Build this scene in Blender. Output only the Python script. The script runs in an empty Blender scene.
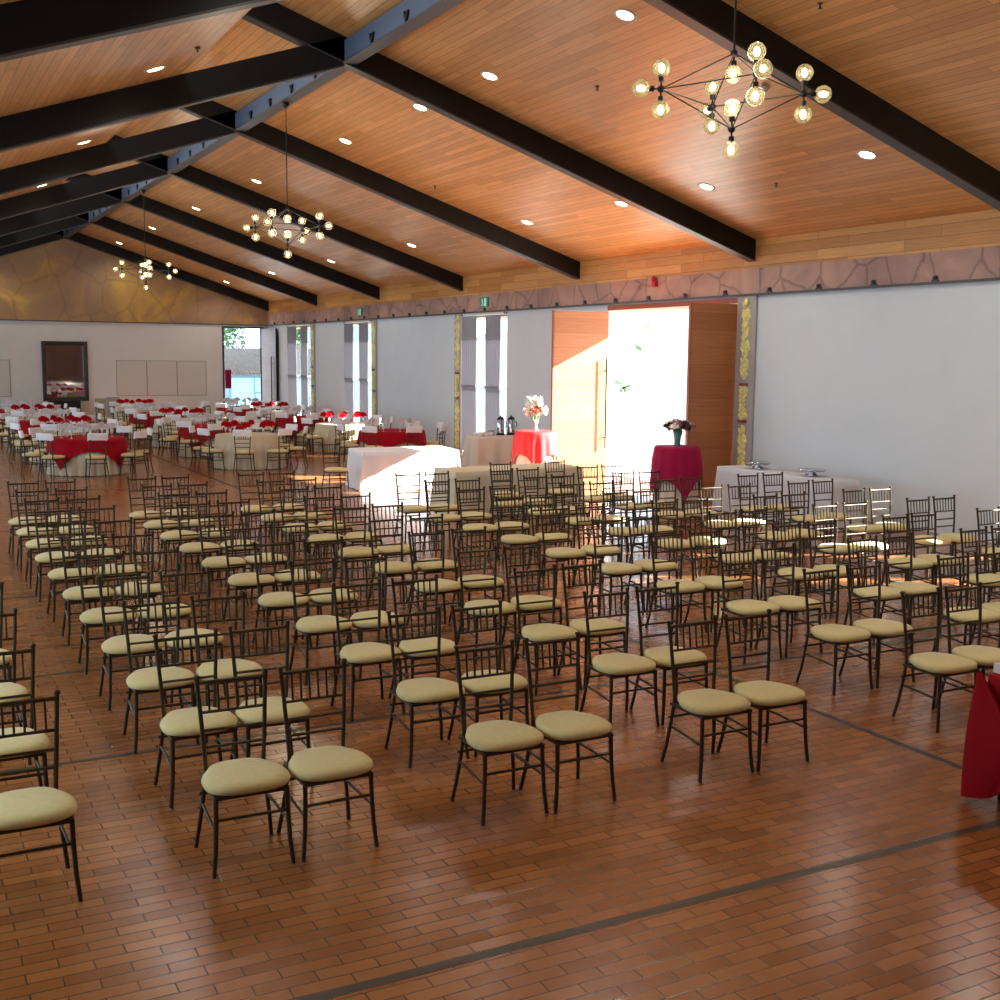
import bpy, math, random
from mathutils import Vector, Matrix
random.seed(7)
S = bpy.context.scene
COL = S.collection
PI = math.pi
ORD = ['first', 'second', 'third', 'fourth', 'fifth', 'sixth', 'seventh', 'eighth', 'ninth', 'tenth', 'eleventh', 'twelfth',
       'thirteenth', 'fourteenth', 'fifteenth', 'sixteenth']

# ------------------------------------------------------------------ materials
def lin(c):
    return tuple(((v / 255) / 12.92 if v / 255 <= .04045 else ((v / 255 + .055) / 1.055) ** 2.4) for v in c)

class NT:
    def __init__(s, name):
        s.m = bpy.data.materials.new(name); s.m.use_nodes = True
        s.t = s.m.node_tree; s.b = s.t.nodes['Principled BSDF']; s.o = s.t.nodes['Material Output']
    def n(s, typ, **kw):
        x = s.t.nodes.new(typ)
        for k, v in kw.items():
            if k.startswith('i_'):
                x.inputs[k[2:].replace('_', ' ')].default_value = v
            else:
                setattr(x, k, v)
        return x
    def l(s, a, b): s.t.links.new(a, b)

def setp(b, **kw):
    for k, v in kw.items():
        b.inputs[k.replace('_', ' ')].default_value = v

def plain(name, rgb, rough=.6, metal=0.0, noise=0.0, scale=8.0, bump=0.0, spec=.5, sheen=0.0):
    q = NT(name); c = lin(rgb)
    setp(q.b, Roughness=rough, Metallic=metal); q.b.inputs['Specular IOR Level'].default_value = spec
    q.b.inputs['Base Color'].default_value = (*c, 1)
    if sheen: q.b.inputs['Sheen Weight'].default_value = sheen
    if noise or bump:
        tc = q.n('ShaderNodeTexCoord'); nz = q.n('ShaderNodeTexNoise', i_Scale=scale, i_Detail=4.0)
        q.l(tc.outputs['Object'], nz.inputs['Vector'])
        if noise:
            r = q.n('ShaderNodeValToRGB')
            r.color_ramp.elements[0].position = .3; r.color_ramp.elements[1].position = .7
            r.color_ramp.elements[0].color = (*[v * (1 - noise) for v in c], 1)
            r.color_ramp.elements[1].color = (*[min(1, v * (1 + noise)) for v in c], 1)
            q.l(nz.outputs['Fac'], r.inputs['Fac']); q.l(r.outputs['Color'], q.b.inputs['Base Color'])
        if bump:
            bp = q.n('ShaderNodeBump', i_Strength=bump, i_Distance=.01)
            q.l(nz.outputs['Fac'], bp.inputs['Height']); q.l(bp.outputs['Normal'], q.b.inputs['Normal'])
    return q.m

def emit(name, rgb, strength, mixbase=None):
    q = NT(name); setp(q.b, Roughness=.5)
    q.b.inputs['Base Color'].default_value = (*lin(rgb), 1)
    q.b.inputs['Emission Color'].default_value = (*lin(rgb), 1)
    q.b.inputs['Emission Strength'].default_value = strength
    return q.m

def planks(name, dark, light, along, across, length, width, rough=.35, mortar=.0035, grain=.35):
    """wood boards; along/across are axis letters of object space"""
    q = NT(name); tc = q.n('ShaderNodeTexCoord'); sp = q.n('ShaderNodeSeparateXYZ'); cb = q.n('ShaderNodeCombineXYZ')
    q.l(tc.outputs['Object'], sp.inputs[0]); q.l(sp.outputs[along], cb.inputs['X']); q.l(sp.outputs[across], cb.inputs['Y'])
    br = q.n('ShaderNodeTexBrick', offset=.37, offset_frequency=2, squash=1.0)
    br.inputs['Scale'].default_value = 1.0; br.inputs['Brick Width'].default_value = length; br.inputs['Row Height'].default_value = width
    br.inputs['Mortar Size'].default_value = mortar; br.inputs['Mortar Smooth'].default_value = .2; br.inputs['Bias'].default_value = 0.0
    br.inputs['Color1'].default_value = (*lin(dark), 1); br.inputs['Color2'].default_value = (*lin(light), 1)
    br.inputs['Mortar'].default_value = (*[v * .38 for v in lin(dark)], 1)
    q.l(cb.outputs[0], br.inputs['Vector'])
    mp = q.n('ShaderNodeMapping'); mp.inputs['Scale'].default_value = (1.1, 22, 1)
    q.l(cb.outputs[0], mp.inputs['Vector'])
    nz = q.n('ShaderNodeTexNoise', i_Scale=2.0, i_Detail=6.0, i_Distortion=.6); q.l(mp.outputs[0], nz.inputs['Vector'])
    mr = q.n('ShaderNodeMapRange'); mr.inputs['To Min'].default_value = 1 - grain; mr.inputs['To Max'].default_value = 1 + grain
    q.l(nz.outputs['Fac'], mr.inputs['Value'])
    mx = q.n('ShaderNodeMix', data_type='RGBA', blend_type='MULTIPLY'); mx.inputs[0].default_value = 1
    q.l(br.outputs['Color'], mx.inputs[6]); q.l(mr.outputs[0], mx.inputs[7]); q.l(mx.outputs[2], q.b.inputs['Base Color'])
    bp = q.n('ShaderNodeBump', i_Strength=.25, i_Distance=.004, invert=True)
    q.l(br.outputs['Fac'], bp.inputs['Height']); q.l(bp.outputs['Normal'], q.b.inputs['Normal'])
    setp(q.b, Roughness=rough)
    return q.m

def tile_floor():
    q = NT('terracotta brick paving'); tc = q.n('ShaderNodeTexCoord')
    br = q.n('ShaderNodeTexBrick', offset=.5, offset_frequency=2, squash=1.0)
    br.inputs['Scale'].default_value = 1.0; br.inputs['Brick Width'].default_value = .272; br.inputs['Row Height'].default_value = .085
    br.inputs['Mortar Size'].default_value = .005; br.inputs['Mortar Smooth'].default_value = .6; br.inputs['Bias'].default_value = 0.0
    br.inputs['Color1'].default_value = (*lin((136, 83, 43)), 1); br.inputs['Color2'].default_value = (*lin((163, 106, 58)), 1)
    br.inputs['Mortar'].default_value = (*lin((80, 52, 32)), 1)
    # rows wander a little
    nzd = q.n('ShaderNodeTexNoise', i_Scale=1.3, i_Detail=1.0)
    q.l(tc.outputs['Object'], nzd.inputs['Vector'])
    sub = q.n('ShaderNodeVectorMath', operation='SUBTRACT'); sub.inputs[1].default_value = (.5, .5, .5)
    q.l(nzd.outputs['Color'], sub.inputs[0])
    sc = q.n('ShaderNodeVectorMath', operation='SCALE'); sc.inputs['Scale'].default_value = .035
    q.l(sub.outputs[0], sc.inputs[0])
    ad = q.n('ShaderNodeVectorMath', operation='ADD'); q.l(tc.outputs['Object'], ad.inputs[0]); q.l(sc.outputs[0], ad.inputs[1])
    q.l(ad.outputs[0], br.inputs['Vector'])
    nz = q.n('ShaderNodeTexNoise', i_Scale=2.2, i_Detail=6.0, i_Roughness=.65); q.l(tc.outputs['Object'], nz.inputs['Vector'])
    mr = q.n('ShaderNodeMapRange'); mr.inputs['From Min'].default_value = .3; mr.inputs['From Max'].default_value = .7
    mr.inputs['To Min'].default_value = .86; mr.inputs['To Max'].default_value = 1.14
    q.l(nz.outputs['Fac'], mr.inputs['Value'])
    mx = q.n('ShaderNodeMix', data_type='RGBA', blend_type='MULTIPLY'); mx.inputs[0].default_value = 1
    q.l(br.outputs['Color'], mx.inputs[6]); q.l(mr.outputs[0], mx.inputs[7]); q.l(mx.outputs[2], q.b.inputs['Base Color'])
    n2 = q.n('ShaderNodeTexNoise', i_Scale=5.0, i_Detail=5.0); q.l(tc.outputs['Object'], n2.inputs['Vector'])
    rr = q.n('ShaderNodeMapRange'); rr.inputs['From Min'].default_value = .3; rr.inputs['From Max'].default_value = .7
    rr.inputs['To Min'].default_value = .18; rr.inputs['To Max'].default_value = .26
    q.l(n2.outputs['Fac'], rr.inputs['Value']); q.l(rr.outputs[0], q.b.inputs['Roughness'])
    q.b.inputs['Specular IOR Level'].default_value = .75
    bp = q.n('ShaderNodeBump', i_Strength=.12, i_Distance=.003, invert=True)
    q.l(br.outputs['Fac'], bp.inputs['Height'])
    bp2 = q.n('ShaderNodeBump', i_Strength=.05, i_Distance=.02); q.l(nz.outputs['Fac'], bp2.inputs['Height']); q.l(bp.outputs['Normal'], bp2.inputs['Normal'])
    q.l(bp2.outputs['Normal'], q.b.inputs['Normal'])
    return q.m

def stone(name, c1, c2, c3, scale, vein, rough=.5, stretch=(1, 1, 1)):
    q = NT(name); tc = q.n('ShaderNodeTexCoord'); mp = q.n('ShaderNodeMapping'); mp.inputs['Scale'].default_value = stretch
    q.l(tc.outputs['Object'], mp.inputs['Vector'])
    nz = q.n('ShaderNodeTexNoise', i_Scale=scale * .45, i_Detail=7.0, i_Roughness=.6, i_Distortion=.8); q.l(mp.outputs[0], nz.inputs['Vector'])
    r = q.n('ShaderNodeValToRGB'); e = r.color_ramp.elements
    e[0].position = .34; e[0].color = (*lin(c1), 1); e[1].position = .66; e[1].color = (*lin(c3), 1)
    m = e.new(.5); m.color = (*lin(c2), 1)
    q.l(nz.outputs['Fac'], r.inputs['Fac'])
    dn = q.n('ShaderNodeMix', data_type='RGBA'); dn.inputs[0].default_value = .3
    q.l(mp.outputs[0], dn.inputs[6]); q.l(nz.outputs['Color'], dn.inputs[7])
    vo = q.n('ShaderNodeTexVoronoi', feature='DISTANCE_TO_EDGE', i_Scale=scale); q.l(dn.outputs[2], vo.inputs['Vector'])
    rv = q.n('ShaderNodeValToRGB'); ev = rv.color_ramp.elements
    ev[0].position = 0; ev[0].color = (*[v * vein for v in (1, 1, 1)], 1); ev[1].position = .045; ev[1].color = (1, 1, 1, 1)
    q.l(vo.outputs['Distance'], rv.inputs['Fac'])
    mx = q.n('ShaderNodeMix', data_type='RGBA', blend_type='MULTIPLY'); mx.inputs[0].default_value = 1
    q.l(r.outputs['Color'], mx.inputs[6]); q.l(rv.outputs['Color'], mx.inputs[7]); q.l(mx.outputs[2], q.b.inputs['Base Color'])
    setp(q.b, Roughness=rough)
    return q.m

def curtain_mat(name, rgb, trans=.35):
    q = NT(name); q.b.inputs['Base Color'].default_value = (*lin(rgb), 1); setp(q.b, Roughness=.85)
    tr = q.n('ShaderNodeBsdfTranslucent'); tr.inputs['Color'].default_value = (*lin(rgb), 1)
    mx = q.n('ShaderNodeMixShader'); mx.inputs[0].default_value = trans
    q.l(q.b.outputs[0], mx.inputs[1]); q.l(tr.outputs[0], mx.inputs[2]); q.l(mx.outputs[0], q.o.inputs['Surface'])
    return q.m

def globe_mat():
    q = NT('amber tinted glass'); q.t.nodes.remove(q.b)
    tr = q.n('ShaderNodeBsdfTransparent'); tr.inputs['Color'].default_value = (.96, .93, .80, 1)
    gl = q.n('ShaderNodeBsdfGlossy'); gl.inputs['Roughness'].default_value = .05; gl.inputs['Color'].default_value = (1, .97, .85, 1)
    fr = q.n('ShaderNodeFresnel', i_IOR=1.5); mx = q.n('ShaderNodeMixShader')
    q.l(fr.outputs[0], mx.inputs[0]); q.l(tr.outputs[0], mx.inputs[1]); q.l(gl.outputs[0], mx.inputs[2])
    df = q.n('ShaderNodeBsdfTranslucent'); df.inputs['Color'].default_value = (.92, .88, .68, 1)
    m2 = q.n('ShaderNodeMixShader'); m2.inputs[0].default_value = .13
    q.l(mx.outputs[0], m2.inputs[1]); q.l(df.outputs[0], m2.inputs[2]); q.l(m2.outputs[0], q.o.inputs['Surface'])
    return q.m

def pane_mat():
    q = NT('clear window glass'); q.t.nodes.remove(q.b)
    tr = q.n('ShaderNodeBsdfTransparent'); tr.inputs['Color'].default_value = (.95, .97, .98, 1)
    gl = q.n('ShaderNodeBsdfGlossy'); gl.inputs['Roughness'].default_value = .02
    mx = q.n('ShaderNodeMixShader'); mx.inputs[0].default_value = .06
    q.l(tr.outputs[0], mx.inputs[1]); q.l(gl.outputs[0], mx.inputs[2]); q.l(mx.outputs[0], q.o.inputs['Surface'])
    return q.m

M = dict(
    floor=tile_floor(),
    ceil=planks('honey plank ceiling', (202, 143, 84), (228, 171, 108), 'Y', 'X', 2.3, .118, rough=.33),
    fascia=planks('plank frieze', (186, 128, 66), (220, 166, 96), 'Y', 'Z', 1.9, .17, grain=.3),
    frontwood=planks('brown panelled wall', (104, 66, 46), (124, 80, 56), 'Z', 'X', 4.0, .3, rough=.6),
    door=planks('oiled door boards', (164, 100, 54), (186, 120, 68), 'X', 'Z', 4.0, .31, rough=.38, mortar=.002),
    doorfar=planks('grey brown door boards', (128, 104, 100), (142, 118, 112), 'Y', 'Z', 4.0, .31, rough=.4, mortar=.002),
    frame=plain('red brown door frame', (140, 74, 46), .45),
    doorend=plain('door edge', (150, 84, 50), .5),
    beam=plain('black painted steel', (15, 14, 15), .45, spec=.3),
    flange=plain('grey steel flange', (58, 56, 58), .4),
    ridge=plain('skylight tinted steel', (76, 92, 112), .45),  # blue of the clerestory skylight put into the base colour
    white=plain('white painted plaster', (212, 222, 228), .85, noise=.02, scale=1.5),
    farwhite=plain('warm white painted plaster', (224, 222, 216), .85, noise=.02, scale=1.5),
    ledge=plain('dark steel ledge', (78, 72, 74), .5),
    band=stone('mauve veined stone band', (148, 116, 106), (170, 136, 122), (188, 152, 132), 1.9, .55),
    gable=stone('golden veined stone', (152, 120, 100), (178, 140, 96), (222, 176, 88), 1.15, .8, stretch=(1, 1, .8)),
    strip=plain('dark green slate strip', (62, 58, 46), .3),
    bronze=plain('dark bronze metal', (66, 54, 36), .36, metal=.55),
    seat=plain('cream seat fabric', (213, 198, 138), .9, noise=.05, scale=30, sheen=.2),
    linen_white=plain('white tablecloth linen', (232, 232, 236), .85, sheen=.1),
    linen_beige=plain('beige tablecloth linen', (208, 198, 172), .85, noise=.03, scale=6),
    linen_cream=plain('cream tablecloth linen', (224, 216, 200), .85),
    linen_grey=plain('grey tablecloth linen', (206, 206, 212), .85),
    red=plain('crimson tablecloth', (164, 4, 28), .85, noise=.06, scale=5, spec=.2),
    deepred=plain('deep red tablecloth', (142, 3, 16), .85, noise=.06, scale=5, spec=.2),
    scarlet=plain('scarlet tablecloth', (214, 32, 36), .75),
    magenta=plain('magenta tablecloth', (158, 10, 66), .8, noise=.05, scale=5, spec=.25),
    napred=plain('red napkin cloth', (196, 8, 30), .85, spec=.2),
    napwhite=plain('white napkin cloth', (232, 232, 236), .8),
    sash=plain('white chair sash', (236, 238, 242), .8),
    glass=plain('drinking glass', (214, 222, 224), .15, spec=.7),
    wood=plain('table wood', (120, 84, 54), .5),
    gold=plain('gilded carving', (255, 242, 150), .35, metal=.05, noise=.28, scale=24, bump=.4),
    backing=plain('grey pilaster board', (172, 168, 168), .7),
    curtain=curtain_mat('grey linen curtain', (164, 164, 170), .3),
    pane=pane_mat(), globe=globe_mat(),
    bulb=emit('glowing bulb', (255, 236, 180), 14),
    lens=emit('glowing downlight lens', (255, 240, 205), 16),
    trimring=plain('white downlight trim', (224, 214, 196), .5),
    rod=plain('black lamp metal', (22, 21, 20), .4, metal=.4),
    mirror=plain('mirror glass', (226, 226, 226), .03, metal=1.0),
    mframe=plain('dark carved wood frame', (52, 40, 30), .5, noise=.3, scale=14, bump=.4),
    outl=plain('thin grey panel joint', (150, 148, 146), .7),
    panel=plain('off white wall panel', (212, 208, 200), .8),
    exit=emit('green exit sign face', (40, 140, 120), .12), exitw=emit('white exit pictogram', (190, 235, 220), .3),
    alarm=plain('red alarm housing', (176, 24, 30), .4),
    spot=plain('dark lamp metal', (60, 54, 52), .5),
    urn=plain('polished steel urn', (190, 192, 196), .18, metal=1.0),
    black=plain('black plastic', (22, 22, 24), .45),
    china=plain('white china', (236, 236, 238), .3),
    vase=plain('teal glass vase', (92, 138, 134), .12, spec=.7), clearvase=plain('pale glass vase', (206, 214, 206), .1, spec=.7),
    leaf=plain('green leaf', (96, 134, 62), .5, noise=.2, scale=20), paleleaf=plain('pale green bud', (176, 200, 120), .6),
    petalw=plain('white petals', (244, 238, 236), .6), petalp=plain('dusky pink petals', (176, 128, 140), .6), petald=plain('dark plum petals', (66, 30, 40), .6),
    petalc=plain('rust petals', (140, 60, 44), .6),
    paving=plain('pale courtyard paving', (214, 208, 196), .9, noise=.05, scale=1.0),
    outwall=planks('white painted courtyard brick', (232, 230, 224), (240, 238, 232), 'Y', 'Z', .6, .22, rough=.8, mortar=.006, grain=.04),
    housewall=plain('grey white house wall', (176, 188, 194), .85),
    eave=plain('eave boards', (150, 116, 86), .7),
    rooft=plain('grey clay roof tiles', (120, 106, 96), .7, noise=.15, scale=3),
    teal=plain('pale blue window frame', (120, 176, 196), .5), curtainlit=plain('pale blue blind', (196, 224, 232), .7),
    bark=plain('tree bark', (96, 78, 58), .9), box1=plain('beige card box', (184, 170, 138), .8), box2=plain('lilac grey board', (178, 168, 170), .8),
    det=plain('white detector', (206, 200, 196), .5),
)

# ------------------------------------------------------------------ mesh building
class MB:
    def __init__(s): s.v = []; s.f = []; s.sm = []; s.mi = []
    def add(s, v, f, smooth=False, mi=0):
        o = len(s.v); s.v += [tuple(p) for p in v]
        for q in f: s.f.append(tuple(i + o for i in q)); s.sm.append(smooth); s.mi.append(mi)
        return s
    def box(s, x0, x1, y0, y1, z0, z1, T=None, mi=0):
        v = [Vector(p) for p in ((x0, y0, z0), (x1, y0, z0), (x1, y1, z0), (x0, y1, z0), (x0, y0, z1), (x1, y0, z1), (x1, y1, z1), (x0, y1, z1))]
        if T: v = [T @ p for p in v]
        return s.add(v, [(3, 2, 1, 0), (4, 5, 6, 7), (0, 1, 5, 4), (1, 2, 6, 5), (2, 3, 7, 6), (3, 0, 4, 7)], False, mi)
    def prism(s, poly, axis, a, b, mi=0):
        """poly: 2D points in the other two axes, extruded along axis from a to b"""
        def mk(p, t):
            return {'x': (t, p[0], p[1]), 'y': (p[0], t, p[1]), 'z': (p[0], p[1], t)}[axis]
        n = len(poly); v = [mk(p, a) for p in poly] + [mk(p, b) for p in poly]
        f = [tuple(range(n))[::-1], tuple(range(n, 2 * n))] + [(i, (i + 1) % n, n + (i + 1) % n, n + i) for i in range(n)]
        return s.add(v, f, False, mi)
    def tube(s, pts, r, n=8, smooth=True, cap=True):
        pts = [Vector(p) for p in pts]; m = len(pts); rs = r if isinstance(r, (list, tuple)) else [r] * m
        d0 = (pts[1] - pts[0]).normalized(); up = Vector((0, 0, 1)) if abs(d0.z) < .9 else Vector((1, 0, 0))
        a = d0.cross(up).normalized(); v = []
        for i, p in enumerate(pts):
            d = (pts[min(i + 1, m - 1)] - pts[max(i - 1, 0)]).normalized()
            a = (a - d * a.dot(d)).normalized(); b = d.cross(a)
            for k in range(n):
                t = 2 * PI * k / n; v.append(p + (a * math.cos(t) + b * math.sin(t)) * rs[i])
        f = []
        for i in range(m - 1):
            for k in range(n):
                k2 = (k + 1) % n; f.append((i * n + k, i * n + k2, (i + 1) * n + k2, (i + 1) * n + k))
        s.add(v, f, smooth)
        if cap:
            s.add(v[:n], [tuple(range(n))[::-1]]); s.add(v[-n:], [tuple(range(n))])
        return s
    def lathe(s, prof, c=(0, 0, 0), n=24, sx=1, sy=1, smooth=True, T=None):
        v = []
        for (r, z) in prof:
            for k in range(n):
                t = 2 * PI * k / n; v.append(Vector((r * sx * math.cos(t), r * sy * math.sin(t), z)))
        if T: v = [T @ p for p in v]
        v = [p + Vector(c) for p in v]
        f = []
        for i in range(len(prof) - 1):
            for k in range(n):
                k2 = (k + 1) % n; f.append((i * n + k, i * n + k2, (i + 1) * n + k2, (i + 1) * n + k))
        f.append(tuple(range(n))[::-1]); f.append(tuple(range((len(prof) - 1) * n, len(prof) * n)))
        return s.add(v, f, smooth)
    def ball(s, c, r, n=12, sz=1.0):
        m = max(4, n // 2); prof = [(max(1e-4, r * math.sin(PI * i / m)), -r * sz * math.cos(PI * i / m)) for i in range(m + 1)]
        return s.lathe(prof, c, n)
    def mesh(s, name, mats):
        me = bpy.data.meshes.new(name); me.from_pydata(s.v, [], s.f)
        for m in (mats if isinstance(mats, (list, tuple)) else [mats]): me.materials.append(m)
        me.polygons.foreach_set('use_smooth', s.sm); me.polygons.foreach_set('material_index', s.mi)
        me.validate(); me.update(); return me

def ob(name, me, parent=None, loc=(0, 0, 0), rz=0.0):
    o = bpy.data.objects.new(name, me); COL.objects.link(o); o.location = loc; o.rotation_euler = (0, 0, rz)
    if parent: o.parent = parent
    return o
def obj(name, mb, mat, parent=None, loc=(0, 0, 0), rz=0.0): return ob(name, mb.mesh(name, mat), parent, loc, rz)
def tag(o, label, cat, group=None):
    o['label'] = label; o['category'] = cat
    if group: o['group'] = group
    return o
def thing(name, label, cat, loc=(0, 0, 0), rz=0.0, group=None):
    return tag(ob(name, None, None, loc, rz), label, cat, group)
def struct(name, mb, mat, parent=None):
    o = obj(name, mb, mat, parent)
    if parent is None: o['kind'] = 'structure'
    return o

# ------------------------------------------------------------------ camera (solved from the photograph's vanishing points)
H = 2.6; F = 1169.327; YAW, PITCH, ROLL = .4846, .12256, .00908
def cam_axes():
    sy, cy, sp, cp, sr, cr = math.sin(YAW), math.cos(YAW), math.sin(PITCH), math.cos(PITCH), math.sin(ROLL), math.cos(ROLL)
    f0 = Vector((sy, cy, 0)); r0 = Vector((cy, -sy, 0)); u0 = Vector((0, 0, 1))
    f = f0 * cp - u0 * sp; u = u0 * cp + f0 * sp
    return r0 * cr + u * sr, u * cr - r0 * sr, f
CR, CU, CF = cam_axes()
def in_frame(p, m=0):
    d = Vector(p) - Vector((0, 0, H)); z = d.dot(CF)
    if z < .2: return False
    x = 500 + F * d.dot(CR) / z; y = 500 - F * d.dot(CU) / z
    return -m <= x <= 1000 + m and -m <= y <= 1000 + m
cd = bpy.data.cameras.new('camera'); cam = bpy.data.objects.new('camera', cd); COL.objects.link(cam)
cam.matrix_world = Matrix(((CR.x, CU.x, -CF.x, 0), (CR.y, CU.y, -CF.y, 0), (CR.z, CU.z, -CF.z, H), (0, 0, 0, 1)))
cd.sensor_width = 36; cd.lens = F * 36 / 1000; cd.clip_end = 400; cd.clip_start = .05
S.camera = cam

# ------------------------------------------------------------------ the hall
XW, YF, XL, YB = 14.0, 47.05, -2.5, -3.0          # right wall, far wall, left wall, wall behind the camera
XN = 6.28                                          # ridge beam
def zr(x): return 7.185 - .322 * (x - XN)          # underside of the right ceiling slope
def zl(x): return 6.385 + .342 * (x - 3.81)        # underside of the left ceiling slope

struct('floor', MB().box(XL - .3, XW + .3, YB - .3, YF + .3, -.12, 0), M['floor'])
k = 1
sb = [('y', 4.299), ('y', 7.64), ('y', 9.87), ('y', 13.2), ('y', 18.2), ('y', 23.2), ('x', 6.02)]
for ax, v in sb:
    mb = MB()
    if ax == 'y': mb.box(XL, XW, v - .028, v + .028, -.01, .0015)
    else: mb.box(v - .028, v + .028, YB, YF, -.01, .0018)
    struct('trim_%d' % k, mb, M['strip']); k += 1

DOOR = (17.23, 21.63); WINS = [(7.5, 10.05), (26.29, 28.82), (35.5, 37.99), (41.57, 44.32)]
ops = sorted([(DOOR[0], DOOR[1], 3.62)] + [(a, b, 3.66) for a, b in WINS])
mb = MB(); y = YB
for a, b, t in ops:
    mb.box(XW, XW + .18, y, a, 0, 4.8); mb.box(XW, XW + .18, a, b, t, 4.8); y = b
mb.box(XW, XW + .18, y, YF + .28, 0, 4.8)
struct('wall_right', mb, M['white'])
struct('trim_%d' % k, MB().box(XW - .05, XW - .001, YB, YF - .001, 3.757, 4.2), M['band']); k += 1
struct('trim_%d' % k, MB().box(XW - .08, XW - .001, YB, YF - .001, 3.722, 3.757), M['ledge']); k += 1
struct('trim_%d' % k, MB().box(XW - .03, XW - .001, YB, YF - .001, 4.2, zr(XW - .03)), M['fascia']); k += 1
# far wall: plaster below, stone gable above, doorway at its right end
mb = MB(); mb.box(XL, 12.19, YF, YF + .28, 0, 3.77); mb.box(12.19, 13.75, YF, YF + .28, 3.62, 3.77); mb.box(13.75, XW, YF, YF + .28, 0, 3.77)
struct('wall_far', mb, M['farwhite'])
struct('trim_%d' % k, MB().prism([(XL, 3.77), (XW, 3.77), (XW, zr(XW)), (3.3, zr(3.3)), (3.3, zl(3.3)), (XL, zl(XL))], 'y', YF - .04, YF + .28), M['gable']); k += 1
struct('trim_%d' % k, MB().box(XL, XW, YF - .07, YF - .001, 3.735, 3.77), M['ledge']); k += 1
struct('wall_left', MB().box(XL - .28, XL, YB, YF + .28, 0, zl(XL)), M['white'])
struct('wall_front', MB().prism([(XL, 0), (XW, 0), (XW, zr(XW)), (3.3, zr(3.3)), (3.3, zl(3.3)), (XL, zl(XL))], 'y', YB - .28, YB), M['frontwood'])
def slope(x0, z0, x1, z1, th): return MB().prism([(x0, z0), (x1, z1), (x1, z1 + th), (x0, z0 + th)], 'y', YB - .3, YF + .3)
struct('ceiling', slope(3.3, zr(3.3), XW + .3, zr(XW + .3), .12), M['ceil'])
struct('ceiling_left', slope(XL - .3, zl(XL - .3), 3.81, zl(3.81), .14), M['ceil'])
struct('wall_clerestory', MB().box(3.2, 3.3, YB - .3, YF + .3, zl(3.3) + .14, zr(3.3) + .1), M['white'])

# steel frames
for i in range(1, 8):
    yt = 4.87 + 6.0 * i if i < 7 else YF - .12
    if i == 7: yt = 46.86
    w = .085
    nm = ORD[i - 1]
    # right rafter
    x0, x1 = 3.35, XW - .001
    d = .36
    mb = MB().prism([(x0, zr(x0) - d), (x1, zr(x1) - d), (x1, zr(x1) - .002), (x0, zr(x0) - .002)], 'y', yt - w, yt + w)
    r = tag(obj('roof_rafter', mb, M['beam']), 'black steel rafter under the right ceiling slope, %s from the camera' % nm, 'roof beam', 'rafters of the right slope')
    mb = MB().prism([(x0, zr(x0) - d - .025), (x1, zr(x1) - d - .025), (x1, zr(x1) - d), (x0, zr(x0) - d)], 'y', yt - w - .012, yt + w + .012)
    obj('bottom_flange', mb, M['flange'], r)
    # left rafter hangs from the ridge beam
    x0, x1 = XL + .001, XN - .08; zb = lambda x: 6.835 + .342 * (x - XN)
    mb = MB().prism([(x0, zb(x0)), (x1, zb(x1)), (x1, zb(x1) + .40), (x0, zb(x0) + .40)], 'y', yt - w, yt + w)
    l = tag(obj('roof_rafter', mb, M['beam']), 'black steel rafter crossing the left ceiling slope, %s from the camera' % nm, 'roof beam', 'rafters of the left slope')
    mb = MB().prism([(x0, zb(x0) - .025), (x1, zb(x1) - .025), (x1, zb(x1)), (x0, zb(x0))], 'y', yt - w - .012, yt + w + .012)
    obj('bottom_flange', mb, M['flange'], l)
rb = tag(obj('ridge_beam', MB().box(XN - .075, XN + .075, YB, YF - .05, 6.85, zr(XN + .075) - .01), M['ridge']), 'steel ridge beam tinted skylight blue, running the length of the hall', 'roof beam')
obj('bottom_flange', MB().box(XN - .11, XN + .11, YB, YF - .05, 6.825, 6.85), M['flange'], rb)
for i in range(7):
    for j in range(4):
        y = 4.87 + 6 * i + 1.2 * (j + 1)
        mb = MB()
        for s in (-1, 1):
            mb.box(-.012, .012, -.02, .02, 0, .14, Matrix.Translation((XN - .09, y, 6.87)) @ Matrix.Rotation(s * .45, 4, 'X'))
        obj('bracket', mb, M['beam'], rb)

# ------------------------------------------------------------------ pilasters, windows, curtains
def pilaster(y0, y1, label):
    t = thing('gilded_pilaster', label, 'pilaster', (XW - .001, (y0 + y1) / 2, 0), 0, 'gilded pilasters on the right wall')
    hw = (y1 - y0) / 2
    obj('backing_board', MB().box(-.045, -.001, -hw, hw, 0, 3.72), M['backing'], t)
    def carve(z0, z1, kind):
        n = 60; prof = []; rings = []
        for i in range(n + 1):
            u = i / n; z = z0 + (z1 - z0) * u
            if kind == 'mid':
                r = .082 + .035 * math.cos(2 * PI * u) + .012 * math.cos(14 * PI * u)
            else:
                r = .088 + .018 * math.cos(10 * PI * u) + .012 * math.cos(26 * PI * u) + .012 * math.sin(6 * PI * u)
            r *= min(1, 12 * u + .25, 12 * (1 - u) + .25)
            prof.append((r, z))
        mb = MB(); mb.lathe(prof, (-.045, 0, 0), 16, .36, 1.12)
        for i in range(7):          # leaf ribs
            z = z0 + (z1 - z0) * (i + .7) / 7.4
            for s in (-1, 1):
                mb.tube([(-.09, 0, z - .07), (-.088, s * .035, z), (-.075, s * .08, z + .05), (-.06, s * .065, z + .08)], [.012, .016, .013, .006], 6)
        return mb
    for z0, z1, kd in ((2.2, 3.69, 'a'), (1.47, 2.1, 'mid'), (.05, 1.38, 'a')):
        p = obj('gilt_carving', carve(z0, z1, kd), M['gold'], t)
        if kd == 'mid':
            for zc in (1.45, 2.12): obj('collar', MB().box(-.08, -.0455, -.11, .11, zc - .025, zc + .025), M['frame'], t)
pilaster(16.70, 17.22, 'tall gilded pilaster beside the open double door')
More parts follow.
